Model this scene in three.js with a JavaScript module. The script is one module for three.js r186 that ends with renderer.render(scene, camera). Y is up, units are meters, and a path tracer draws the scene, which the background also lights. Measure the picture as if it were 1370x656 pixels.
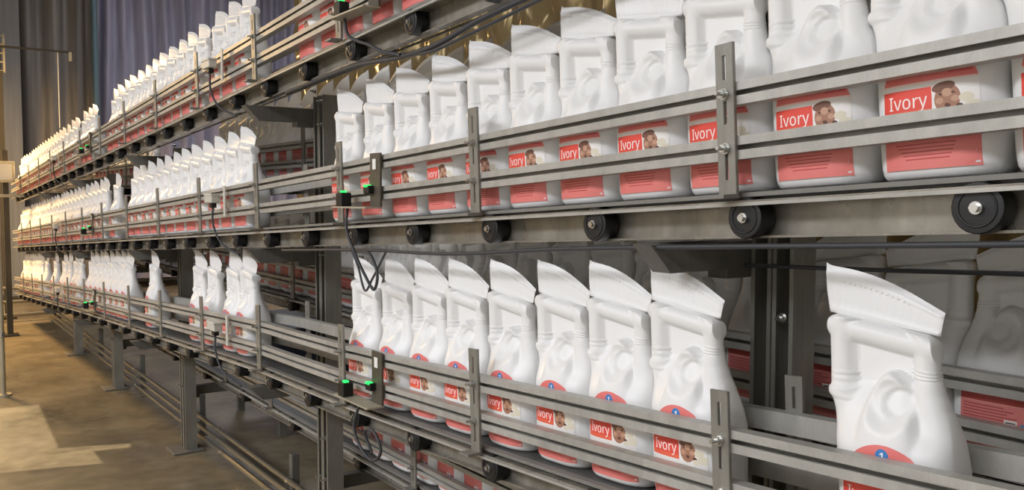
import * as THREE from 'three';
import { mergeGeometries, mergeVertices, toCreasedNormals } from 'three/addons/utils/BufferGeometryUtils.js';
import { RoundedBoxGeometry } from 'three/addons/geometries/RoundedBoxGeometry.js';
import { ImprovedNoise } from 'three/addons/math/ImprovedNoise.js';
import { RectAreaLightUniformsLib } from 'three/addons/lights/RectAreaLightUniformsLib.js';

// ---------------------------------------------------------------- camera, exposure, lamps
const scene = new THREE.Scene();
scene.background = new THREE.Color(0x000000);
const FL = 1150, TH = THREE.MathUtils.degToRad(35.61), PH = THREE.MathUtils.degToRad(3.285);
const camera = new THREE.PerspectiveCamera(2 * Math.atan(328 / FL) * 180 / Math.PI, 1370 / 656, 0.05, 60);
camera.position.set(0, 1.355, 0);
camera.lookAt(Math.sin(TH) * Math.cos(PH), 1.355 - Math.sin(PH), -Math.cos(TH) * Math.cos(PH));
scene.add(camera);
const renderer = new THREE.WebGLRenderer({ antialias: true });
renderer.toneMapping = THREE.LinearToneMapping;
renderer.toneMappingExposure = 0.78;
renderer.shadowMap.enabled = true;
RectAreaLightUniformsLib.init();
// unseen lamps placed to light jugs, curtains: [x, y, z, width, length, colour, intensity]
const COOL = 0xf6f8ff, WARM = 0xffcf8a;
const UNSEEN_LAMPS = [
  [-3.4, 3.7, 1.0, 1.5, 2.4, COOL, 11],  // this and the next two: out of view, light the jug fronts
  [-3.4, 3.7, -2.0, 1.5, 2.4, COOL, 18.5],
  [-3.4, 3.7, -5.0, 1.5, 2.4, COOL, 15],
  [-0.3, 3.1, -9.9, 0.5, 1.4, WARM, 175],  // out of view, yellows the far end
  [2.0, 4.6, -2.6, 0.3, 2.4, COOL, 7],  // out of view, placed for glints on the brown sheet
  [3.6, 4.9, -9.8, 0.5, 2.0, COOL, 40],  // out of view, placed to brighten the blue curtain
];

// ---------------------------------------------------------------- helpers
let seed = 20240611;
const rnd = () => { seed = (seed * 1664525 + 1013904223) >>> 0; return seed / 4294967296; };
const taken = {};
function numbered(n) { if (!(n in taken)) { taken[n] = 0; return n; } taken[n]++; return n + '_' + String(taken[n]).padStart(3, '0'); }
function put(o) { o.traverse(m => { if (m.isMesh) { m.castShadow = true; m.receiveShadow = true; } }); scene.add(o); return o; }
function tag(o, label, category, group) { o.userData.label = label; o.userData.category = category; if (group) o.userData.group = group; return o; }
function thing(name, label, category, pos = [0, 0, 0], group) {
  const g = new THREE.Group(); g.name = numbered(name); g.position.set(...pos); return tag(g, label, category, group);
}
function part(name, geo, mat, parent, pos) {
  const m = new THREE.Mesh(geo, mat); m.name = name; if (pos) m.position.set(...pos); m.castShadow = m.receiveShadow = true; if (parent) parent.add(m); return m;
}
function struct(name, geo, mat, label, category, pos) {
  const m = part(name, geo, mat, null, pos); m.userData = { kind: 'structure', label, category }; scene.add(m); return m;
}
const box = (w, h, d, x = 0, y = 0, z = 0, r = 0) => { const g = r ? new RoundedBoxGeometry(w, h, d, 1, r) : new THREE.BoxGeometry(w, h, d); g.translate(x, y, z); return g; };
const cylX = (r, l, x = 0, y = 0, z = 0, n = 16) => { const g = new THREE.CylinderGeometry(r, r, l, n); g.rotateZ(Math.PI / 2); g.translate(x, y, z); return g; };
const cylY = (r, l, x = 0, y = 0, z = 0, n = 16) => { const g = new THREE.CylinderGeometry(r, r, l, n); g.translate(x, y, z); return g; };
const V3 = a => new THREE.Vector3(...a);
const tube = (pts, r, seg = 24, n = 6) => new THREE.TubeGeometry(new THREE.CatmullRomCurve3(pts.map(V3)), seg, r, n, false);
const merge = list => mergeGeometries(list.map(g => { const q = g.index ? g.toNonIndexed() : g.clone(); for (const k of Object.keys(q.attributes)) if (!['position', 'normal', 'uv'].includes(k)) q.deleteAttribute(k); return q; }));
// a closed profile (x, y) swept along z through nodes [z, y]
function sweep(profile, nodes, x0 = 0) {
  const pos = [], uv = []; const n = profile.length;
  const P = (i, k) => [x0 + profile[i % n][0], profile[i % n][1] + nodes[k][1], nodes[k][0]];
  const tri = (a, b, c) => { for (const q of [a, b, c]) { pos.push(...q); uv.push(q[2], q[1] + q[0]); } };
  for (let k = 0; k + 1 < nodes.length; k++) for (let i = 0; i < n; i++) {
    const a = P(i, k), b = P(i + 1, k), c = P(i + 1, k + 1), d = P(i, k + 1); tri(a, c, b); tri(a, d, c);
  }
  const tris = THREE.ShapeUtils.triangulateShape(profile.map(p => new THREE.Vector2(...p)), []);
  for (const [a, b, c] of tris) { tri(P(a, 0), P(b, 0), P(c, 0)); const k = nodes.length - 1; tri(P(a, k), P(c, k), P(b, k)); }
  const g = new THREE.BufferGeometry();
  g.setAttribute('position', new THREE.Float32BufferAttribute(pos, 3)); g.setAttribute('uv', new THREE.Float32BufferAttribute(uv, 2));
  g.computeVertexNormals(); return g;
}
const lerpTab = (T, x) => { if (x <= T[0][0]) return T[0][1]; for (let i = 1; i < T.length; i++) if (x <= T[i][0]) { const t = (x - T[i - 1][0]) / (T[i][0] - T[i - 1][0]); return T[i - 1][1] + t * (T[i][1] - T[i - 1][1]); } return T[T.length - 1][1]; };
const sstep = (a, b, x) => { const t = Math.min(1, Math.max(0, (x - a) / (b - a))); return t * t * (3 - 2 * t); };
const ONES = ['', 'first', 'second', 'third', 'fourth', 'fifth', 'sixth', 'seventh', 'eighth', 'ninth', 'tenth', 'eleventh', 'twelfth', 'thirteenth', 'fourteenth', 'fifteenth', 'sixteenth', 'seventeenth', 'eighteenth', 'nineteenth'];
const TENS = ['', '', 'twent', 'thirt', 'fort', 'fift', 'sixt'];
const ordinal = n => n < 20 ? ONES[n] : n % 10 ? TENS[Math.floor(n / 10)] + 'y-' + ONES[n % 10] : TENS[Math.floor(n / 10)] + 'ieth';

// ---------------------------------------------------------------- textures and materials
const noise = new ImprovedNoise();
function dataTex(w, h, fn, srgb = true, rep) {
  const d = new Uint8Array(w * h * 4);
  for (let y = 0; y < h; y++) for (let x = 0; x < w; x++) { const c = fn(x / w, y / h); const i = (y * w + x) * 4; for (let k = 0; k < 3; k++) d[i + k] = Math.max(0, Math.min(255, c[k])); d[i + 3] = 255; }
  const t = new THREE.DataTexture(d, w, h); t.magFilter = THREE.LinearFilter; t.minFilter = THREE.LinearFilter; t.wrapS = t.wrapT = THREE.RepeatWrapping;
  if (srgb) t.colorSpace = THREE.SRGBColorSpace; if (rep) t.repeat.set(...rep); t.needsUpdate = true; return t;
}
const fbm = (x, y, o = 4, s = 0) => { let a = 0, k = 1, f = 1; for (let i = 0; i < o; i++) { a += k * noise.noise(x * f, y * f, s + i * 7.3); k *= 0.5; f *= 2.03; } return a; };
const metalTex = dataTex(512, 256, (u, v) => { const n = fbm(u * 40, v * 10, 3, 1) * 12 + fbm(u * 5, v * 5, 4, 5) * 16 + (rnd() - 0.5) * 8; const c = 222 + n; return [c, c - 1, c - 5]; });
const webTex = dataTex(512, 256, (u, v) => { const n = fbm(u * 14, v * 4, 5, 3) * 34 + fbm(u * 60, v * 60, 2, 9) * 10; const c = 205 + n; return [c, c - 2, c - 8]; });
const webRough = dataTex(256, 128, (u, v) => { const n = fbm(u * 12, v * 4, 4, 13) * 60; const c = 95 + n; return [c, c, c]; }, false);
const M = {};
const std = (o) => new THREE.MeshStandardMaterial(o);
M.white = new THREE.MeshPhysicalMaterial({ color: new THREE.Color().setRGB(0.86, 0.86, 0.85), roughness: 0.34, specularIntensity: 0.7 });
M.rail = std({ color: 0xcdccc8, map: metalTex, metalness: 0.25, roughness: 0.4 });
M.bracket = std({ color: 0xa3a19a, map: metalTex, metalness: 0.3, roughness: 0.4 });
M.web = std({ color: 0xb4b0a8, map: webTex, metalness: 0.4, roughness: 1, roughnessMap: webRough });
M.bolt = std({ color: 0xc8c8c4, metalness: 0.9, roughness: 0.22 });
M.rubber = std({ color: 0x17181a, roughness: 0.42 });
M.hub = std({ color: 0x202225, roughness: 0.5 });
M.post = std({ color: 0xa5a39b, map: metalTex, metalness: 0.3, roughness: 0.42 });
M.arm = std({ color: 0x83817c, map: metalTex, metalness: 0.25, roughness: 0.55 });
M.plate = std({ color: 0x6f6a60, map: metalTex, metalness: 0.5, roughness: 0.5 });
M.shelf = std({ color: 0xd8d2bf, map: metalTex, metalness: 0.4, roughness: 0.45 });
M.chain = std({ color: 0x4b4b49, roughness: 0.35 });
M.strip = std({ color: 0x7d7b75, roughness: 0.45 });
M.black = std({ color: 0x131414, roughness: 0.5 });
M.cable = std({ color: 0x3a3c40, roughness: 0.55 });
M.sticker = std({ color: 0xe9e8e2, roughness: 0.6 });
M.lightgrey = std({ color: 0xc9c6bc, roughness: 0.5 });
M.led = std({ color: 0x0b5a22, emissive: 0x2dff6a, emissiveIntensity: 2.2 });
M.pipe = std({ color: 0xb5b0a2, map: metalTex, metalness: 0.8, roughness: 0.33 });
M.navy = std({ color: 0x1d2330, roughness: 0.6 });
M.frame = std({ color: 0xcfc6ac, map: metalTex, metalness: 0.3, roughness: 0.5 });
M.darkframe = std({ color: 0x5b564c, map: metalTex, metalness: 0.5, roughness: 0.5 });
M.fixture = std({ color: 0xd8d8d4, roughness: 0.5 });

function canvasTex(w, h, draw) {
  const c = document.createElement('canvas'); c.width = w; c.height = h; draw(c.getContext('2d'), w, h);
  const t = new THREE.CanvasTexture(c); t.colorSpace = THREE.SRGBColorSpace; return t;
}
// label sheet covers u -0.062..0.062, v 0.012..0.172
const LU = 0.058, LV0 = 0.012, LV1 = 0.163;
const frontTex = canvasTex(496, 640, (g, w, h) => {
  const X = u => (u + LU) / (2 * LU) * w, Y = v => (LV1 - v) / (LV1 - LV0) * h;
  g.fillStyle = '#f1eeea'; g.fillRect(0, 0, w, h);
  g.fillStyle = '#ec7f7a'; g.fillRect(0, 0, w, Y(0.117));                      // coral arch
  g.fillStyle = '#f19a92'; g.beginPath(); g.ellipse(X(-0.014), Y(0.141), 30, 18, 0, 0, 7); g.fill();
  g.fillStyle = '#3f86c9'; g.beginPath(); g.ellipse(X(0.0), Y(0.149), 38, 40, 0, 0, 7); g.fill();
  g.fillStyle = '#ffffff'; g.font = 'bold 58px sans-serif'; g.textAlign = 'center'; g.textBaseline = 'middle'; g.fillText('1', X(0.0), Y(0.149));
  g.fillStyle = '#47506c'; g.fillRect(X(-0.012), Y(0.129), w * 0.3, 14);       // dark strip
  g.fillStyle = '#d85a5c'; g.fillRect(X(0.026), Y(0.131), w * 0.22, 34);
  g.fillStyle = '#f4d9d2'; g.fillRect(0, Y(0.117), w, 10);
  g.fillStyle = '#ea5346'; g.fillRect(X(-0.058), Y(0.1095), X(0.006) - X(-0.058), Y(0.0775) - Y(0.1095));
  g.fillStyle = '#ee6b4b'; g.fillRect(X(-0.058), Y(0.084), X(0.006) - X(-0.058), 24);
  g.fillStyle = '#fff6f2'; g.font = '96px sans-serif'; g.fillText('Ivory', X(-0.025), Y(0.0945));
  // round brown printed picture
  g.fillStyle = '#a87a62'; g.beginPath(); g.ellipse(X(0.024), Y(0.093), 64, 72, 0.15, 0, 7); g.fill();
  g.fillStyle = '#7d5443'; g.beginPath(); g.ellipse(X(0.02), Y(0.107), 58, 26, -0.15, 0, 7); g.fill();
  g.fillStyle = '#c59a80'; for (const [a, b, r] of [[0.015, 0.091, 20], [0.033, 0.092, 20], [0.024, 0.1, 26]]) { g.beginPath(); g.ellipse(X(a), Y(b), r, r * 0.8, 0, 0, 7); g.fill(); }
  g.fillStyle = '#5d3a2c'; for (const [a, b, r, q] of [[0.0165, 0.0985, 10, 6], [0.031, 0.0995, 10, 6], [0.0245, 0.085, 15, 10], [0.038, 0.083, 16, 12]]) { g.beginPath(); g.ellipse(X(a), Y(b), r, q, 0.3, 0, 7); g.fill(); }
  g.fillStyle = '#e4dcc6'; for (const [a, b, r] of [[0.045, 0.092, 34], [0.052, 0.082, 40], [0.04, 0.078, 26]]) { g.beginPath(); g.ellipse(X(a), Y(b), r, r * 0.7, 0, 0, 7); g.fill(); }
  g.fillStyle = '#eca29b'; g.fillRect(0, Y(0.066), w, Y(0.05) - Y(0.066));
  g.fillStyle = '#e8827c'; g.fillRect(0, Y(0.05), w, h);
  g.fillStyle = '#b94a4a'; for (let i = 0; i < 5; i++) { g.fillRect(70 + 14 * i, Y(0.043) + i * 19, 320 - 22 * i, 6); }
});
const backTex = canvasTex(496, 480, (g, w, h) => {   // v 0.02..0.125
  g.fillStyle = '#dd837c'; g.fillRect(0, 0, w, h);
  g.fillStyle = '#cf5d57'; g.fillRect(0, 0, w, h * 0.2);
  g.fillStyle = '#e9b3ab'; g.fillRect(0, h * 0.2, w, 5);
  g.fillStyle = '#a64545'; for (let i = 0; i < 13; i++) g.fillRect(24, h * 0.25 + i * 22, 300 + ((i * 67) % 110), 7);
  g.fillStyle = '#f3ece8'; g.fillRect(w * 0.66, h * 0.42, w * 0.18, h * 0.16);
  g.fillStyle = '#4a4440'; for (let i = 0; i < 3; i++) g.fillRect(w * 0.68, h * 0.45 + i * 22, w * 0.14, 9);
  g.fillStyle = '#5b93c4'; g.beginPath(); g.ellipse(w * 0.91, h * 0.5, 22, 24, 0, 0, 7); g.fill();
});
M.front = std({ map: frontTex, roughness: 0.4 });
M.back = std({ map: backTex, roughness: 0.4 });

// ---------------------------------------------------------------- the place: floor, walls, ceiling
const floorTex = dataTex(1024, 1024, (u, v) => {
  const a = fbm(u * 9, v * 9, 5, 2), b = fbm(u * 70, v * 70, 3, 4), c = fbm(u * 3, v * 22, 4, 8);
  const k = 1 + 0.14 * a + 0.12 * b + 0.06 * c; return [118 * k, 108 * k, 88 * k];
});
const floorRough = dataTex(512, 512, (u, v) => { const c = 105 + 70 * fbm(u * 10, v * 10, 4, 21); return [c, c, c]; }, false);
M.floor = std({ map: floorTex, roughness: 1, roughnessMap: floorRough });
M.wall = std({ color: 0xdcdad4, roughness: 0.85 });
M.ceil = std({ color: 0xe2e1dc, roughness: 0.9 });
{
  const g = box(12, 0.2, 20, 0.1, -0.1, -5.5);
  const p = g.attributes.position, uv = g.attributes.uv; for (let i = 0; i < p.count; i++) uv.setXY(i, p.getX(i) / 5, p.getZ(i) / 5);
  const f = struct('floor', g, M.floor, 'damp brown concrete floor of the bottling hall', 'floor');
}
struct('ceiling', box(12, 0.2, 20, 0.1, 5.6, -5.5), M.ceil, 'grey hall ceiling above the conveyors', 'ceiling');
struct('wall_left', box(0.2, 5.5, 20, -5.8, 2.75, -5.5), M.wall, 'plain grey wall along the aisle', 'wall');
struct('wall_right', box(0.2, 5.5, 20, 5.9, 2.75, -5.5), M.wall, 'plain grey wall behind the conveyors', 'wall');
struct('wall_far', box(12, 5.5, 0.2, 0.1, 2.75, -14.5), M.wall, 'dark wall beyond the hanging curtains', 'wall');
struct('wall_near', box(12, 5.5, 0.2, 0.1, 2.75, 4.2), M.wall, 'plain wall behind the viewer', 'wall');

UNSEEN_LAMPS.forEach(([x, y, z, w, l, col, I], i) => {
  const t = thing('unseen_ceiling_lamp', ['unseen white lamp over the near aisle, placed to light the jugs', 'unseen white lamp over the aisle beside the viewer, lighting the jug fronts', 'unseen white lamp over the far aisle, placed to light distant jugs', 'unseen warm lamp placed to yellow the far end of the conveyors', 'unseen slim lamp placed to make the brown sheet glint', 'unseen lamp placed to brighten the blue curtain'][i], 'lamp', [x, y, z]);
  part('housing', box(w + 0.06, 0.09, l + 0.06, 0, 0.055, 0, 0.01), M.fixture, t);
  part('diffuser', box(w, 0.012, l, 0, 0.002, 0), std({ color: 0xffffff, emissive: col, emissiveIntensity: 3 }), t);
  const L = new THREE.RectAreaLight(col, I, w, l); L.position.set(0, -0.012, 0); L.rotation.x = -Math.PI / 2; t.add(L); L.name = 'lamp_light';
  put(t);
});

// unseen lamp, out of view: shade opening cut to shape the floor light pool
{
  const LP = [-0.05, 5.1, -5.55], drop = 1.5, sc = drop / 5.1;
  const t = thing('unseen_pool_lamp', 'unseen lamp whose shade opening is cut to shape the floor light pool', 'lamp', LP);
  const pool = [[-0.75, -6.4], [0.712, -6.27], [0.667, -5.12], [0.999, -4.99], [0.984, -4.91], [0.81, -4.95], [0.81, -4.69], [0.371, -4.82], [-0.75, -5.0]];
  const plate = new THREE.Shape([[-0.4, -0.4], [0.4, -0.4], [0.4, 0.4], [-0.4, 0.4]].map(p => new THREE.Vector2(...p)));
  plate.holes.push(new THREE.Path(pool.map(([x, z]) => new THREE.Vector2((x - LP[0]) * sc, -(z - LP[2]) * sc))));  // hole is the wanted floor pool, scaled back towards the unseen bulb
  const pg = new THREE.ExtrudeGeometry(plate, { depth: 0.004, bevelEnabled: false }); pg.rotateX(-Math.PI / 2); part('light_mask_plate', pg, M.darkframe, t, [0, -drop, 0]);
  for (const [w, d, x, z] of [[0.01, 0.8, -0.4, 0], [0.01, 0.8, 0.4, 0], [0.8, 0.01, 0, -0.4], [0.8, 0.01, 0, 0.4]]) part('light_mask_side', box(w, drop + 0.3, d, x, -drop / 2 + 0.15, z), M.darkframe, t);
  part('light_mask_top', box(0.82, 0.02, 0.82, 0, 0.3, 0), M.darkframe, t);
  part('bulb', new THREE.SphereGeometry(0.012, 10, 8), std({ color: 0xffffff, emissive: 0xfff0d8, emissiveIntensity: 4 }), t, [0, 0.03, 0]);
  const L = new THREE.SpotLight(0xffeed2, 150, 0, 0.36, 0, 2); L.name = 'bulb_light'; L.position.set(0, 0, 0); L.castShadow = true; L.shadow.radius = 0.2; L.target.position.set(0, -1, 0); t.add(L); t.add(L.target); L.target.name = 'light_target';
  put(t);
}

// ---------------------------------------------------------------- bottles
const OUT = [[0, -0.072, 0.064], [0.005, -0.078, 0.071], [0.02, -0.08, 0.076], [0.13, -0.083, 0.079], [0.17, -0.088, 0.075], [0.195, -0.093, 0.069], [0.209, -0.098, 0.063], [0.214, -0.103, 0.062], [0.222, -0.103, 0.059], [0.226, -0.0995, 0.057], [0.25, -0.099, 0.0525], [0.3, -0.099, 0.0505], [0.313, -0.0985, 0.049], [0.318, -0.096, 0.046], [0.3225, -0.088, 0.039]];
const outL = OUT.map(o => [o[0], o[1]]), outR = OUT.map(o => [o[0], o[2]]);
const DB = [[0, 0.042], [0.003, 0.048], [0.012, 0.054], [0.03, 0.055], [0.138, 0.055], [0.16, 0.047], [0.18, 0.0345], [0.2, 0.024], [0.214, 0.0155], [0.228, 0.006], [0.236, 0]];
const DD = [[0.13, 0.0545], [0.16, 0.0535], [0.19, 0.0475], [0.225, 0.036], [0.258, 0.02]];
const RC = [[0.1, 0.036], [0.16, 0.033], [0.2, 0.025], [0.235, 0.0185], [0.25, 0.0162], [0.3, 0.0155]];
const smax = (a, b, k) => { const h = Math.max(k - Math.abs(a - b), 0) / k; return Math.max(a, b) + h * h * k * 0.25; };
const circ = (r, d) => r > Math.abs(d) ? Math.sqrt(r * r - d * d) : 0;
const slant = (u, v) => v + 0.17 * (u + 0.082) * sstep(0.235, 0.285, v);      // neck rows tilt down to the right
function hBottle(u, v0, detail) {   // half depth of the bottle at front-view point; v0 is the row height before slanting
  const uL = lerpTab(outL, v0), uR = lerpTab(outR, v0), c = (uL + uR) / 2, w = (uR - uL) / 2, s = Math.min(1, Math.abs((u - c) / w));
  let h = 0.0013;
  const db = lerpTab(DB, v0); if (db > 0) h = Math.max(h, db * Math.pow(1 - Math.pow(s, 3.6), 1 / 2.4));
  if (v0 < 0.258 && v0 > 0.1) { const hw = 0.054 * Math.pow((0.258 - v0) / 0.1, 0.55), q = (u + 0.004) / hw; if (Math.abs(q) < 1) h = smax(h, lerpTab(DD, v0) * Math.pow(1 - q * q * q * q, 0.5), 0.003); }
  // right-hand column (hollow grip) running down into the flank
  if (v0 > 0.1) { let r = lerpTab(RC, v0); if (detail && v0 > 0.25 && v0 < 0.281) r += 0.0016 * Math.max(0, Math.sin((v0 - 0.25) / 0.0103 * 6.283)); const uc = uR - lerpTab([[0.1, 0.036], [0.2, 0.025], [0.25, 0.0165], [0.3, 0.0155]], v0); h = smax(h, circ(r, u - uc), 0.004); }
  // left-hand column: the pouring neck with its collar
  if (v0 > 0.19) { let r = 0.0185 + 0.004 * sstep(0.235, 0.2, v0); if (v0 > 0.21 && v0 < 0.225) r = 0.024; else if (detail && v0 > 0.225 && v0 < 0.25) r += 0.0018 * Math.max(0, Math.sin((v0 - 0.225) / 0.0083 * 6.283)); const uc = uL + r; h = smax(h, circ(r, u - uc), 0.003); }
  if (v0 > 0.285) { const d = v0 - 0.306; h = smax(h, circ(0.0165, d), 0.004); }   // bridge between the columns
  // scooped thumb recess in the dome
  const e = Math.hypot((u + 0.001) / 0.034, (v0 - 0.211) / 0.037); h -= 0.0105 * sstep(1, 0.55, e) * sstep(0.0, 0.02, h);
  const e2 = Math.hypot((u - 0.008) / 0.021, (v0 - 0.214) / 0.021); h -= 0.006 * sstep(1, 0.72, e2);
  return Math.max(h, 0.0013);
}
function bottleGeo(cols, vs, detail) {
  const pos = [], uv = [], idx = []; const side = (sg) => {
    const base = pos.length / 3;
    vs.forEach((v, j) => { for (let i = 0; i <= cols; i++) {
      const t = i / cols, s = 0.45 * t + 0.55 * (0.5 - 0.5 * Math.cos(Math.PI * t));
      const v0 = Math.max(0, v), uL = lerpTab(outL, v0), uR = lerpTab(outR, v0), u = uL + (uR - uL) * s;
      let z = (i === 0 || i === cols || v < 0 || j === vs.length - 1) ? 0 : hBottle(u, v0, detail);
      const vv = slant(u, v0) - 2 * 0.17 * (u + 0.082) * sstep(0.235, 0.285, v0);
      pos.push(u, vv, z * sg); uv.push(t, v0);
    } });
    for (let j = 0; j + 1 < vs.length; j++) for (let i = 0; i < cols; i++) { const a = base + j * (cols + 1) + i, b = a + 1, c = a + cols + 1, d = c + 1; if (sg > 0) idx.push(a, b, d, a, d, c); else idx.push(a, d, b, a, c, d); }
  };
  side(1); side(-1);
  let g = new THREE.BufferGeometry(); g.setAttribute('position', new THREE.Float32BufferAttribute(pos, 3)); g.setIndex(idx);
  g = mergeVertices(g, 1e-5); g.computeVertexNormals(); g.setAttribute('uv', new THREE.Float32BufferAttribute(new Array(g.attributes.position.count * 2).fill(0), 2));
  return g;
}
const rowsHi = [-1, 0, 0.003, 0.008, 0.016]; for (let v = 0.03; v < 0.15; v += 0.02) rowsHi.push(v); for (let v = 0.15; v < 0.2; v += 0.006) rowsHi.push(v); for (let v = 0.2; v < 0.3225; v += 0.0026) rowsHi.push(v); rowsHi.push(0.3225);
const rowsLo = [-1, 0, 0.008, 0.03, 0.1, 0.15, 0.175, 0.195, 0.21, 0.222, 0.227, 0.24, 0.255, 0.27, 0.283, 0.292, 0.305, 0.317, 0.3225];
function tabGeo(na, nb, detail) {   // fan-shaped flash tab left over the bridge
  const pos = [], idx = [], uv = [];
  const P = (a, b) => {
    const u = -0.101 + 0.153 * a + (-0.006 * (1 - a) + 0.005 * a) * b - 0.002 * Math.sin(Math.PI * b) * (1 - a);
    const lo = 0.3245 - 0.158 * (0.15 * a), hi = 0.3885 - 0.058 * a + 0.0105 * Math.sin(Math.PI * Math.pow(a, 0.85)) + 0.005 * Math.exp(-a * 34);
    return [u, lo + (hi - lo) * b];
  };
  for (const sg of [1, -1]) { const base = pos.length / 3;
    for (let j = 0; j <= nb; j++) for (let i = 0; i <= na; i++) {
      const a = i / na, b = j / nb, [u, v] = P(a, b); let z = 0.0014;
      if (detail) { z += 0.0028 * Math.exp(-(((b - 0.09) / 0.05) ** 2)) + 0.0024 * Math.exp(-(((b - 0.79) / 0.05) ** 2)) - 0.0008 * sstep(0.84, 0.92, b) + 0.0008 * Math.max(0, Math.sin(a * 88)) * sstep(0.15, 0.25, b) * sstep(0.75, 0.6, b); }
      if (i === 0 || i === na || j === 0 || j === nb) z *= 0.4;
      const bow = 0.006 * Math.sin(Math.PI * a) * b + 0.004 * b * b;
      pos.push(u, v, z * sg - bow); uv.push(a, b);
    }
    for (let j = 0; j < nb; j++) for (let i = 0; i < na; i++) { const a = base + j * (na + 1) + i, b = a + 1, c = a + na + 1, d = c + 1; if (sg > 0) idx.push(a, b, d, a, d, c); else idx.push(a, d, b, a, c, d); }
  }
  // close the rim
  const n1 = (na + 1) * (nb + 1), ring = [];
  for (let i = 0; i <= na; i++) ring.push(i); for (let j = 1; j <= nb; j++) ring.push(j * (na + 1) + na); for (let i = na - 1; i >= 0; i--) ring.push(nb * (na + 1) + i); for (let j = nb - 1; j >= 0; j--) ring.push(j * (na + 1));
  for (let k = 0; k + 1 < ring.length; k++) idx.push(ring[k], ring[k] + n1, ring[k + 1], ring[k + 1], ring[k] + n1, ring[k + 1] + n1);
  let g = new THREE.BufferGeometry(); g.setAttribute('position', new THREE.Float32BufferAttribute(pos, 3)); g.setAttribute('uv', new THREE.Float32BufferAttribute(uv, 2)); g.setIndex(idx); g.computeVertexNormals();
  if (detail) { const dots = []; for (let k = 0; k < 13; k++) { const a = 0.16 + k * 0.047, [u, v] = P(a, 0.7); const s = new THREE.IcosahedronGeometry(0.002, 1); s.translate(u, v, 0.0012 - 0.006 * Math.sin(Math.PI * a) * 0.7 - 0.002); dots.push(s); } g = merge([g, ...dots]); }
  return g;
}
function labelGeo(back, off) {
  const v0 = back ? 0.02 : LV0, v1 = back ? 0.125 : LV1, nu = 10, nv = back ? 5 : 16, pos = [], uv = [], idx = [];
  for (let j = 0; j <= nv; j++) for (let i = 0; i <= nu; i++) {
    const v = back ? v0 + (v1 - v0) * j / nv : v0 + (v1 - v0) * Math.sin(j / nv * Math.PI / 2); let hw = back ? 0.052 : LU; if (!back && v > 0.106) hw = LU * Math.sqrt(Math.max(0.002, 1 - ((v - 0.106) / 0.0572) ** 2));
    const u = (i / nu * 2 - 1) * hw; const z = hBottle(u, v, false) + off;
    pos.push(u, v, back ? -z : z); uv.push(back ? 0.5 - u / (2 * 0.052) : (u + LU) / (2 * LU), (v - v0) / (v1 - v0));
  }
  for (let j = 0; j < nv; j++) for (let i = 0; i < nu; i++) { const a = j * (nu + 1) + i, b = a + 1, c = a + nu + 1, d = c + 1; if (!back) idx.push(a, b, d, a, d, c); else idx.push(a, d, b, a, c, d); }
  const g = new THREE.BufferGeometry(); g.setAttribute('position', new THREE.Float32BufferAttribute(pos, 3)); g.setAttribute('uv', new THREE.Float32BufferAttribute(uv, 2)); g.setIndex(idx); g.computeVertexNormals(); return g;
}
const bodyHi = bottleGeo(44, rowsHi, true), bodyLo = bottleGeo(20, rowsLo, false), tabHi = tabGeo(44, 14, true), tabLo = tabGeo(8, 4, false);
const labHi = labelGeo(false, 0.0006), labLo = labelGeo(false, 0.0016), backHi = labelGeo(true, 0.0008);
// the bottle's own frame: u -> +z (towards the viewer along the belt), front -> -x
for (const g of [bodyHi, bodyLo, tabHi, tabLo, labHi, labLo, backHi]) g.rotateY(-Math.PI / 2);
function bottleProto(hi, rear) {
  const g = new THREE.Group();
  part('body', hi ? bodyHi : bodyLo, M.white, g);
  part('flash_tab', hi ? tabHi : tabLo, M.white, g);
  if (rear) part('back_label', backHi, M.back, g).userData.label = 'pink back label with fine print'; else part('front_label', hi ? labHi : labLo, M.front, g).userData.label = 'coral and white front label';
  return g;
}
const protoHi = bottleProto(true, false), protoLo = bottleProto(false, false), protoRear = bottleProto(true, true), protoRearLo = bottleProto(false, true);
function placeBottle(proto, x, y, z, tilt, yaw, lean, label, group) {
  const b = proto.clone(); b.name = numbered('detergent_bottle'); b.position.set(x, y, z); b.rotation.set(-tilt, yaw, 0, 'XYZ');
  const tab = b.children[1]; tab.position.y = 0; tab.rotation.z = lean; tab.position.x = 0.3245 * Math.sin(lean); tab.position.y = 0.3245 * (1 - Math.cos(lean));
  tag(b, label, 'bottle', group); put(b); return b;
}

// ---------------------------------------------------------------- conveyors
const bendLow = [[-10.2, -0.018], [-6.1, 0.015], [-2.84, 0.017], [-2.2, -0.002], [-1.5, -0.007], [0.6, -0.005]];
const NEAR = { 1: z => 1.062 + 0.0519 * z + lerpTab(bendLow, z), 2: z => 1.563 + 0.0555 * z, 3: z => 2.046 + 0.0535 * z };
const REAR = { 0: z => 0.556, 1: z => 1.081, 2: z => 1.583 };
const LIFT = { 1: 0.004, 2: -0.002, 3: 0 }, XN = 1.065, XR = 1.445, DECK = -0.155;
const range = (a, b, s) => { const o = []; if (s > 0) for (let z = a; z <= b + 1e-6; z += s) o.push(z); else for (let z = a; z >= b - 1e-6; z += s) o.push(z); return o; };
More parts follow.
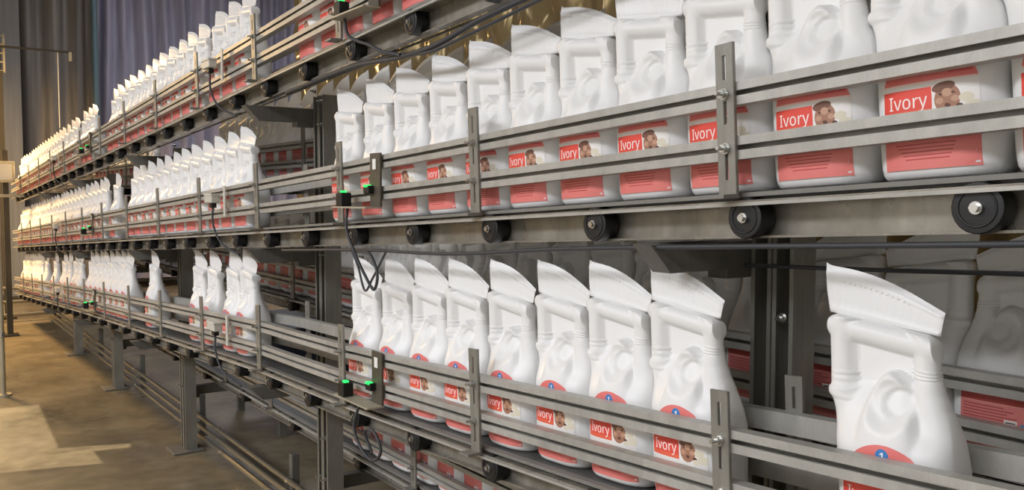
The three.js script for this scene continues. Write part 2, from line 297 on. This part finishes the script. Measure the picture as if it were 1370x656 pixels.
// guide rail: 33 mm tall, grooved on its outer face
const railProfile = sg => [[0, 0], [-0.022, 0], [-0.022, -0.0125], [-0.0205, -0.013], [-0.0205, -0.004], [-0.0012, -0.004], [-0.0012, -0.029], [-0.0205, -0.029], [-0.0205, -0.0195], [-0.022, -0.02], [-0.022, -0.033], [0, -0.033]].map(([x, y]) => [x * sg, y]);
const flip = (p, sg) => sg > 0 ? p : [...p].reverse();
const slotBar = (() => {
  const s = new THREE.Shape(); s.moveTo(-0.0155, -0.16); s.lineTo(0.0155, -0.16); s.lineTo(0.0155, 0.056); s.lineTo(-0.0155, 0.056); s.lineTo(-0.0155, -0.16);
  for (const [a, b] of [[0.004, 0.04], [-0.06, -0.026], [-0.14, -0.1]]) { const h = new THREE.Path(); h.moveTo(-0.0035, a); h.lineTo(-0.0035, b); h.lineTo(0.0035, b); h.lineTo(0.0035, a); h.lineTo(-0.0035, a); s.holes.push(h); }
  const g = new THREE.ExtrudeGeometry(s, { depth: 0.005, bevelEnabled: true, bevelSize: 0.0008, bevelThickness: 0.0008, bevelSegments: 1 }); g.rotateY(-Math.PI / 2); return g;   // extruded towards -x
})();
const boltGeo = merge([cylX(0.0085, 0.003, -0.0015, 0, 0, 14), cylX(0.0068, 0.007, -0.006, 0, 0, 6), cylX(0.0032, 0.014, -0.013, 0, 0, 8)]);
const footGeo = merge([box(0.034, 0.005, 0.036, -0.012, 0, 0), box(0.005, 0.02, 0.03, 0.004, 0.008, 0)]);
const rollerGeo = (() => { const p = [[0, -0.018], [0.024, -0.018], [0.0285, -0.015], [0.03, -0.01], [0.03, 0.016], [0.028, 0.018], [0, 0.018]].map(a => new THREE.Vector2(...a)); const g = new THREE.LatheGeometry(p, 22); g.rotateZ(Math.PI / 2); return g; })();
const hubGeo = merge([cylX(0.0075, 0.005, -0.0195, 0, 0, 12), cylX(0.0055, 0.006, -0.024, 0, 0, 6)]);
const ringGeo = (() => { const g = new THREE.TorusGeometry(0.0215, 0.0015, 6, 22); g.rotateY(Math.PI / 2); g.translate(-0.0182, 0, 0); return g; })();
function conveyor(name, label, xc, yf, z0, z1, brackets, rollers, lift = 0) {
  const t = thing(name, label, 'conveyor', [0, 0, 0]);
  const nodes = []; for (let z = z0; z < z1; z += 0.34) nodes.push([z, yf(z)]); nodes.push([z1, yf(z1)]);
    for (const sg of [1, -1]) for (const dy of [0, -0.078]) {
    part('guide_rail', sweep(flip(railProfile(sg), sg).map(([x, y]) => [x, y + dy]), nodes, xc - sg * 0.063), M.rail, t);
  }
  const low = nodes.map(([z, y]) => [z, y + lift]);
  // belt: wear strips, chain, side channels
  part('chain_belt', sweep([[-0.058, -0.1555], [0.058, -0.1555], [0.058, -0.166], [-0.058, -0.166]].reverse(), low, xc), M.chain, t);
  for (const sg of [1, -1]) {
    part('wear_strip', sweep(flip([[-0.058, -0.1565], [-0.074, -0.1565], [-0.074, -0.163], [-0.058, -0.163]].map(([x, y]) => [x * sg, y]), sg), low, xc), M.strip, t);
    part('edge_bar', sweep(flip([[-0.082, -0.171], [-0.088, -0.171], [-0.088, -0.176], [-0.082, -0.176]].map(([x, y]) => [x * sg, y]), sg), low, xc), M.rail, t);
if (sg > 0) part('side_channel', sweep(flip([[-0.038, -0.168], [-0.082, -0.168], [-0.082, -0.171], [-0.0435, -0.1715], [-0.0435, -0.219], [-0.06, -0.219], [-0.06, -0.2225], [-0.038, -0.2225]].map(([x, y]) => [x * sg, y]), sg), low, xc), M.web, t);
  }
  for (const z of brackets) part('cross_member', box(0.13, 0.006, 0.03, xc + 0.02, yf(z) - 0.172 + lift, z), M.arm, t);
  for (const z of brackets) for (const sg of [1, -1]) {
    const tl = Math.atan((yf(z + 0.1) - yf(z - 0.1)) / 0.2);
    const b = part('rail_bracket', slotBar, M.bracket, t, [xc - sg * 0.0855, yf(z), z]); b.rotation.set(-tl, sg > 0 ? 0 : Math.PI, 0);
    if (sg > 0) { for (const dy of [-0.016, -0.094]) part('bolt', boltGeo, M.bolt, b, [-0.0055, dy, 0]); part('foot', footGeo, M.strip, b, [-0.006, -0.163 + lift * 0.5, 0]); }
  }
  for (const z of rollers) {
    const r = part('roller', rollerGeo, M.rubber, t, [xc - 0.063, yf(z) - 0.193 + lift, z]);
    part('hub_bolt', hubGeo, M.bolt, r); part('rim_ring', ringGeo, M.hub, r);
  }
  return put(t);
}
const BR = range(-0.836, -10, -0.664), RO = range(-0.155, -10.1, -0.325);
conveyor('near_conveyor', 'lowest near conveyor, its jugs well spaced and seen from above', XN, NEAR[1], -10.3, 0.5, BR, RO, LIFT[1]);
conveyor('near_conveyor', 'middle near conveyor carrying the large blurred jugs across the picture', XN, NEAR[2], -10.3, 0.5, BR, RO, LIFT[2]);
conveyor('near_conveyor', 'top near conveyor seen from below, rising out of the picture', XN, NEAR[3], -10.3, 0.5, BR.filter(z => z < -1), RO, LIFT[3]);
const BRR = range(-0.5, -9, -0.664);
conveyor('rear_conveyor', 'rear conveyor at floor level below the lowest near conveyor', XR, REAR[0], -10.3, 0.5, range(-2.45, -8, -0.664).concat([-1.75, -1.1]), range(-0.3, -10, -0.65));
conveyor('rear_conveyor', 'rear conveyor behind the lowest near conveyor, jugs turned backwards', XR, REAR[1], -10.3, 0.5, [-0.86, ...range(-1.5, -10, -0.664)], range(-0.3, -10, -0.65));
conveyor('rear_conveyor', 'rear conveyor behind the middle near conveyor, mostly hidden', XR, REAR[2], -10.3, 0.5, range(-0.7, -10, -0.664).map(z => z), range(-0.3, -10, -0.65));

// bottles on the near belts
const ROWS = {
  1: [-0.596, -0.948, -1.112, -1.275, -1.445, -1.622, -1.79, -1.962, -2.145, -3.13, -3.295, -3.545, -3.76, -4.56, ...range(-5.14, -6.3, -0.164), -6.72, -6.885, -7.19, -7.41, -7.89, -8.42, ...range(-8.72, -10.15, -0.161)],
  2: [-0.388, -0.55, -0.713, -0.877, -1.04, -1.203, -1.365, -1.53, -1.7, -1.876, -2.052, -2.24, ...range(-3.12, -4.95, -0.163), -5.4, ...range(-5.74, -10.15, -0.162)],
  3: [...range(-1.5, -2.475, -0.162), ...range(-3.08, -3.42, -0.162), ...range(-3.64, -5.42, -0.161), -6.06, -6.222, -6.39, -6.72, -6.886, -7.12, ...range(-7.32, -10.15, -0.161)],
};
const FARSPLIT = { 1: -8.5, 2: -5.6, 3: -7.2 };
const rowName = { 1: 'lowest', 2: 'middle', 3: 'top' };
const labelled = { 1: i => i === 0 ? 'lone white jug at right on the lowest near conveyor, its tab and label clear' : null };
for (const k of [1, 2, 3]) {
  const yf = NEAR[k]; let i = 0;
  for (const z of ROWS[k]) {
    i++;
    const hi = z > -4.2, tl = Math.atan((yf(z + 0.08) - yf(z - 0.08)) / 0.16);
    const yaw = (rnd() - 0.5) * 0.07, lean = (rnd() - 0.5) * 0.12, dx = (rnd() - 0.5) * 0.004;
    let label, group = `white jugs on the ${rowName[k]} near conveyor`;
    if (z > FARSPLIT[k]) label = (labelled[k] && labelled[k](i - 1)) || `white jug with fan-shaped top on ${rowName[k]} near conveyor, ${ordinal(i)} from the right`;
    else { label = `tiny white jug packed in the far left end of the ${rowName[k]} near conveyor`; group = `distant jugs on the ${rowName[k]} near conveyor`; }
    placeBottle(hi ? protoHi : protoLo, XN + dx, yf(z) + DECK + LIFT[k], z, tl, yaw, lean, label, group);
  }
}
const REARROWS = { 0: range(-1.35, -3.05, -0.16), 1: range(-0.325, -4.9, -0.16), 2: [...range(-0.75, -4.75, -0.163), ...range(-6.2, -8.1, -0.163)] };
const rearName = { 0: 'floor-level rear conveyor', 1: 'rear conveyor behind lowest jugs', 2: 'rear conveyor behind middle jugs' };
for (const k of [0, 1, 2]) {
  let i = 0;
  for (const z of REARROWS[k]) {
    i++;
    let label = `shaded white jug showing its back on ${rearName[k]}, ${ordinal(i)} from the right`, group = `jugs on the ${rearName[k]}`;
    if (z < -5.5) { label = 'distant shaded white jug seen through gaps on rear conveyor behind middle jugs'; group = 'distant jugs behind the middle near conveyor'; }
    placeBottle(z > -3 ? protoRear : protoRearLo, XR, REAR[k](z) + DECK, z, 0, Math.PI + (rnd() - 0.5) * 0.06, (rnd() - 0.5) * 0.1, label, group);
  }
}

// ---------------------------------------------------------------- support posts
const strutProfile = [[-0.03, -0.021], [-0.03, -0.013], [-0.026, -0.013], [-0.026, -0.0185], [0.0275, -0.0185], [0.0275, 0.0185], [-0.026, 0.0185], [-0.026, 0.013], [-0.03, 0.013], [-0.03, 0.021], [0.03, 0.021], [0.03, -0.021]];
function strut(h) { const s = new THREE.Shape(strutProfile.map(p => new THREE.Vector2(p[0], p[1]))); const g = new THREE.ExtrudeGeometry(s, { depth: h, bevelEnabled: false }); g.rotateX(-Math.PI / 2); return g; }
const armShape = (len) => { const s = new THREE.Shape([[0, 0], [-len, 0], [-len + 0.045, -0.046], [-0.07, -0.046], [-0.07, -0.062], [0, -0.062]].map(p => new THREE.Vector2(...p))); const g = new THREE.ExtrudeGeometry(s, { depth: 0.04, bevelEnabled: true, bevelSize: 0.001, bevelThickness: 0.001, bevelSegments: 1 }); g.translate(0, 0, -0.02); return g; };
const nearArm = armShape(0.25), rearArm = armShape(0.28); rearArm.rotateY(Math.PI);
const postWhere = ['nearest thick post behind the right end of the lowest jugs', 'post standing left of the middle of the picture', 'post beside the floor pipes, second in the aisle', 'post third along the aisle floor', 'farthest slim post at the end of the aisle'];
[-0.925, -2.84, -4.69, -6.5, -8.11].forEach((z, i) => {
  const t = thing('support_post', 'grey steel double-channel ' + postWhere[i], 'post', [1.235, 0, z], 'conveyor support posts');
  const H = NEAR[3](z) - 0.2;
  for (const dz of [-0.0225, 0.0225]) part('strut', strut(H), M.post, t, [0, 0.008, dz]);
  part('base_plate', box(0.16, 0.01, 0.17, -0.02, 0.005, 0, 0.003), M.arm, t);
  for (const k of [1, 2, 3]) { const a = part('cross_arm', nearArm, M.arm, t, [-0.02, NEAR[k](z - 0.07) - 0.231, -0.067]); part('bolt', boltGeo, M.bolt, a, [-0.012, 0.06, 0.05]); }
  for (const k of [0, 1, 2]) part('cross_arm', rearArm, M.arm, t, [0.0, REAR[k](z) - 0.231, -0.067]);
  for (const y of [0.35, 0.5, 0.75, 1.15, 1.34, 1.6, 1.68].filter(y => y < H)) for (const dz of [-0.0225, 0.0225]) if ((y * 100 | 0) % 2 || dz > 0) part('bolt', boltGeo, M.bolt, t, [-0.027, y, dz]);
  put(t);
});

// ---------------------------------------------------------------- sensors on the guide rails
const where = { 1: 'lowest', 2: 'middle', 3: 'top' };
for (const [zc, far] of [[-2.07, 0], [-5.9, 1]]) for (const k of [1, 2, 3]) {
  const y = NEAR[k](zc);
  const t = thing('photo_sensor', `${far ? 'distant tiny' : 'black'} sensor with green light on bracket of the ${where[k]} near conveyor`, 'sensor', [0.979, y, zc], 'sensors with green lights');
  const yk = NEAR[k](zc + 0.13) - y;
  part('mounting_plate', box(0.006, 0.135, 0.055, -0.006, -0.062 + yk, 0.13, 0.001), M.plate, t);
  part('sticker', box(0.001, 0.026, 0.018, -0.0096, -0.022 + yk, 0.128), M.sticker, t);
  part('shelf', box(0.046, 0.004, 0.2, -0.028, -0.127 + yk * 0.6, 0.06), M.shelf, t);
  const b = part('sensor_body', box(0.03, 0.038, 0.036, -0.034, -0.104, 0, 0.004), M.black, t);
  part('green_light', box(0.014, 0.006, 0.014, -0.036, -0.083, 0.004, 0.002), M.led, b);
  const r = part('receiver', box(0.018, 0.02, 0.03, -0.016, -0.085 + yk, 0.11, 0.003), M.black, t);
  part('green_light', box(0.014, 0.006, 0.02, -0.02, -0.076 + yk, 0.11, 0.002), M.led, r);
  put(t);
}
for (const [zc, far] of [[-3.2, 0], [-7.05, 1]]) for (const k of [1, 2, 3]) {
  const y = NEAR[k](zc);
  const t = thing('junction_box', `${far ? 'distant' : 'pale'} small grey box clamped on rail of the ${where[k]} near conveyor`, 'box', [0.975, y, zc], 'small boxes on the rails');
  part('housing', box(0.03, 0.028, 0.09, -0.028, -0.043, -0.02, 0.004), M.lightgrey, t);
  part('lid', box(0.034, 0.008, 0.094, -0.028, -0.027, -0.02, 0.002), M.lightgrey, t);
  part('bracket_plate', box(0.004, 0.11, 0.022, -0.008, -0.05, 0.065), M.lightgrey, t);
  part('connector', box(0.02, 0.018, 0.03, -0.028, -0.066, -0.01, 0.003), M.black, t);
  part('cable', tube([[-0.028, -0.07, -0.01], [-0.035, -0.13, 0.01], [-0.025, -0.2, 0.07], [0.01, -0.24, 0.16]], 0.004, 20, 6), M.cable, t);
  put(t);
}
// loose cables
function cable(label, pts, r) { const m = part(numbered('cable'), tube(pts, r, Math.max(16, pts.length * 10), 7), M.cable, null); tag(m, label, 'cable', 'loose cables'); put(m); }
const c3 = z => NEAR[3](z), c2 = z => NEAR[2](z), c1 = z => NEAR[1](z);
cable('black cable drooping from the green-lit sensor on the top conveyor', [[0.956, 1.81, -2.075], [0.96, 1.771, -2.069], [0.965, 1.746, -2.017], [0.967, 1.731, -1.966], [0.97, 1.706, -1.901], [0.985, 1.688, -1.83]], 0.0045);
cable('dark cable bundle running under the beam of the top conveyor', [[1.0, c3(-2.6) - 0.232, -2.6], [1.0, c3(-2.1) - 0.236, -2.1], [0.99, c3(-1.85) - 0.262, -1.85], [0.985, c3(-1.66) - 0.268, -1.66], [0.99, c3(-1.5) - 0.25, -1.5], [1.0, c3(-1.2) - 0.236, -1.2], [1.0, c3(-0.8) - 0.236, -0.8]], 0.0065);
cable('thin cable twisted beside the bundle under the top conveyor', [[1.01, c3(-2.3) - 0.236, -2.3], [0.995, c3(-1.88) - 0.25, -1.88], [0.985, c3(-1.7) - 0.278, -1.7], [0.985, c3(-1.52) - 0.272, -1.52], [0.995, c3(-1.2) - 0.25, -1.2], [1.0, c3(-0.8) - 0.25, -0.8]], 0.004);
cable('black cable hanging from the sensor on the middle conveyor', [[0.956, c2(-2.07) - 0.12, -2.07], [0.95, c2(-2.06) - 0.18, -2.065], [0.955, c2(-2.03) - 0.24, -2.03], [0.965, c2(-2.0) - 0.3, -1.99], [0.97, c2(-1.96) - 0.335, -1.95], [0.97, c2(-1.94) - 0.3, -1.93], [0.975, c2(-1.95) - 0.25, -1.98], [0.98, c2(-2.05) - 0.24, -2.08]], 0.004);
cable('thin cable looped beside the sensor cable under the middle conveyor', [[0.98, c2(-2.1) - 0.236, -2.1], [0.97, c2(-2.03) - 0.28, -2.04], [0.97, c2(-2) - 0.34, -2.0], [0.97, c2(-1.96) - 0.31, -1.96], [0.98, c2(-1.9) - 0.238, -1.9]], 0.003);
cable('black cable coiled below the sensor on the lowest conveyor', [[0.95, c1(-2.07) - 0.13, -2.0], [0.945, c1(-2.07) - 0.2, -2.02], [0.95, c1(-2.07) - 0.25, -1.98], [0.955, c1(-2) - 0.265, -1.93], [0.955, c1(-1.95) - 0.23, -1.89], [0.95, c1(-1.95) - 0.19, -1.92], [0.95, c1(-2) - 0.2, -1.97], [0.96, c1(-2) - 0.25, -1.95]], 0.004);
cable('straight dark blue cord stretched behind the near row at right', [[1.19, 1.232, -1.05], [1.19, 1.243, -0.75], [1.19, 1.257, -0.4], [1.19, 1.262, 0.2]], 0.0035);
cable('thin cord running along the underside of the middle conveyor beam', [[0.978, c2(-2.6) - 0.234, -2.6], [0.978, c2(-2) - 0.236, -2], [0.978, c2(-1.6) - 0.246, -1.6], [0.978, c2(-1.2) - 0.237, -1.2], [0.978, c2(-0.5) - 0.236, -0.5], [0.978, c2(0.2) - 0.236, 0.2]], 0.004);

// ---------------------------------------------------------------- pipes along the floor
['top', 'middle', 'bottom'].forEach((n, i) => {
  const t = thing('floor_pipe', `${n} one of three metal pipes running along the floor behind the posts`, 'pipe', [1.33 - 0.012 * i, 0.135 - 0.043 * i, 0], 'floor pipes');
  const L = 11.5; const g = new THREE.CylinderGeometry(0.012, 0.012, L, 10); g.rotateX(Math.PI / 2); g.translate(0, 0, -10.5 + L / 2); part('tube', g, M.pipe, t);
  for (const z of [-3.5, -4.5, -6.4, -8.3]) { const c = new THREE.CylinderGeometry(0.0145, 0.0145, 0.03, 10); c.rotateX(Math.PI / 2); part('coupling', c, M.bolt, t, [0, 0, z + 0.07 * i]); }
  put(t);
});
[-3.55, -4.95, -6.4, -7.9].forEach((z, i) => { const t = thing('pipe_stand', ['short upright stand at the nearest end of the floor pipes', 'short upright stand right of the second aisle post', 'short upright stand behind the third aisle post', 'short upright stand farthest along the floor pipes'][i], 'stand', [1.375, 0, z], 'pipe stands'); part('upright', box(0.035, 0.23, 0.035, 0, 0.118, 0, 0.003), M.arm, t); part('foot', box(0.09, 0.006, 0.09, 0, 0.003, 0), M.arm, t); put(t); });

// ---------------------------------------------------------------- curtains behind
const clothTex = dataTex(512, 512, (u, v) => { const k = 1 + 0.16 * fbm(u * 18, v * 2.2, 4, 41) + 0.1 * fbm(u * 60, v * 6, 3, 44); return [146 * k, 145 * k, 166 * k]; });
const greyTex = dataTex(512, 512, (u, v) => { const k = 1 + 0.22 * fbm(u * 16, v * 1.6, 4, 51) + 0.1 * fbm(u * 60, v * 5, 3, 54); return [112 * k, 108 * k, 104 * k]; });
M.blue = std({ map: clothTex, roughness: 0.5, side: THREE.DoubleSide });
M.greyc = std({ map: greyTex, roughness: 0.5, side: THREE.DoubleSide });
M.brown = new THREE.MeshPhysicalMaterial({ color: 0x7a6a4c, roughness: 0.14, specularColor: 0xffdf9c, side: THREE.DoubleSide });
function drape(name, label, mat, w, h, folds, depth, s, pos, rotY, crinkle = 0, group) {
  const nx = Math.round(folds * 10), ny = crinkle ? 60 : 14, g = new THREE.PlaneGeometry(w, h, nx, ny), p = g.attributes.position;
  for (let i = 0; i < p.count; i++) { const x = p.getX(i), y = p.getY(i), ph = x / w * folds * 6.283 + 1.4 * noise.noise(x * 1.1, y * 0.25, s) * 3; let z = depth * (Math.sin(ph) * 0.7 + 0.5 * noise.noise(x * 5, y * 0.5, s + 3)); if (crinkle) z += crinkle * fbm(x * 9, y * 7, 3, s); p.setZ(i, z); }
  g.translate(0, h / 2, 0); g.computeVertexNormals(); const m = part(numbered(name), g, mat, null, pos); m.rotation.y = rotY; tag(m, label, 'curtain', group); return put(m);
}
drape('plastic_curtain', 'grey-brown hanging curtain at far left behind the top conveyor', M.greyc, 1.3, 5.2, 5, 0.06, 3, [1.72, 0.15, -13.2], 0);
drape('plastic_curtain', 'blue-grey hanging curtain behind the distant jugs on the top conveyor', M.blue, 3.4, 5.2, 13, 0.08, 9, [4.0, 0.15, -13.3], 0);
drape('plastic_curtain', 'shiny brown clear plastic sheet glinting behind the rear jugs', M.brown, 6.4, 4.6, 26, 0.035, 17, [2.35, 0.2, -2.7], -Math.PI / 2, 0.035);
tag(put(part('blue_pipe', cylY(0.04, 5.4, 2.29, 2.75, -13.02, 14), std({ color: 0x55707c, roughness: 0.5 }), null)), 'vertical blue pipe between the grey and blue curtains', 'pipe');

// ---------------------------------------------------------------- structures at the far left end
const colm = thing('steel_column', 'wide pale grey column left of the hanging curtains', 'column', [1.27, 0, -13.0]);
part('shaft', box(0.22, 5.4, 0.2, 0, 2.72, 0, 0.01), std({ color: 0x8d9096, roughness: 0.6, map: metalTex }), colm); part('base', box(0.46, 0.04, 0.42, 0, 0.02, 0), M.darkframe, colm); put(colm);
const mast = thing('mast', 'dark mast with pale slatted cage and long rod at upper left edge', 'mast', [0.965, 0, -10.9]);
part('shaft', box(0.05, 2.7, 0.05, 0, 1.36, 0), M.darkframe, mast); part('foot', box(0.16, 0.02, 0.16, 0, 0.01, 0), M.darkframe, mast);
for (const x of [-0.045, 0.045]) part('cage_upright', box(0.018, 0.42, 0.03, x, 2.9, 0), M.frame, mast);
for (let i = 0; i < 5; i++) part('cage_rung', box(0.1, 0.014, 0.024, 0, 2.71 + i * 0.095, 0), M.frame, mast);
part('rod', box(0.72, 0.022, 0.022, 0.36, 2.97, 0.03), M.darkframe, mast); part('rod_hook', box(0.03, 0.1, 0.03, 0.69, 2.92, 0.03), M.frame, mast); part('hanging_line', cylY(0.006, 0.85, 0.565, 2.54, 0.03, 6), M.lightgrey, mast);
put(mast);
const ef = thing('end_frame', 'yellow-lit upright frame with crossbar and box at left edge beside the conveyor ends', 'frame', [0.86, 0, -9.53]);
part('upright', box(0.05, 1.78, 0.05, 0, 0.9, 0), M.darkframe, ef); part('foot', box(0.14, 0.02, 0.14, 0, 0.01, 0), M.darkframe, ef);
part('crossbar', box(0.34, 0.03, 0.03, 0.02, 1.355, 0.04), M.frame, ef); part('control_box', box(0.2, 0.2, 0.1, -0.03, 1.58, 0.08, 0.006), M.frame, ef); part('box_door', box(0.15, 0.15, 0.006, -0.03, 1.58, 0.132), M.lightgrey, ef);
put(ef);
const pole = thing('guard_pole', 'slim pale yellow pole standing on the floor at the left edge', 'pole', [0.552, 0, -6.69]);
part('tube', cylY(0.016, 1.36, 0, 0.68, 0, 14), M.frame, pole); part('foot', cylY(0.05, 0.012, 0, 0.006, 0, 16), M.frame, pole); part('clamp', cylY(0.021, 0.03, 0, 0.42, 0, 14), M.bolt, pole);
put(pole);
const ff = thing('floor_frame', 'low tubular metal frame on the floor at the far end of the aisle', 'frame', [1.14, 0, -10.75]);
for (const [y, z] of [[0.08, 0.2], [0.2, 0], [0.34, -0.1]]) part('tube', cylX(0.02, 0.6, 0, y, z, 10), M.pipe, ff);
for (const x of [-0.28, 0.28]) part('side', merge([box(0.03, 0.38, 0.03, x, 0.19, -0.1), box(0.03, 0.03, 0.36, x, 0.06, 0.06), box(0.03, 0.08, 0.03, x, 0.04, 0.22)]), M.darkframe, ff);
put(ff);
const crate = thing('dark_crate', 'dark navy crate low behind the lowest conveyor left of centre', 'crate', [1.95, 0.3, -5.0]);
part('body', box(0.5, 0.3, 0.8, 0, 0.15, 0, 0.02), M.navy, crate); part('rim', box(0.54, 0.03, 0.84, 0, 0.3, 0, 0.01), M.navy, crate);
for (const [x, z] of [[-0.22, -0.36], [0.22, -0.36], [-0.22, 0.36], [0.22, 0.36]]) part('leg', box(0.04, 0.3, 0.04, x, -0.15, z), M.arm, crate);
put(crate);

renderer.render(scene, camera);
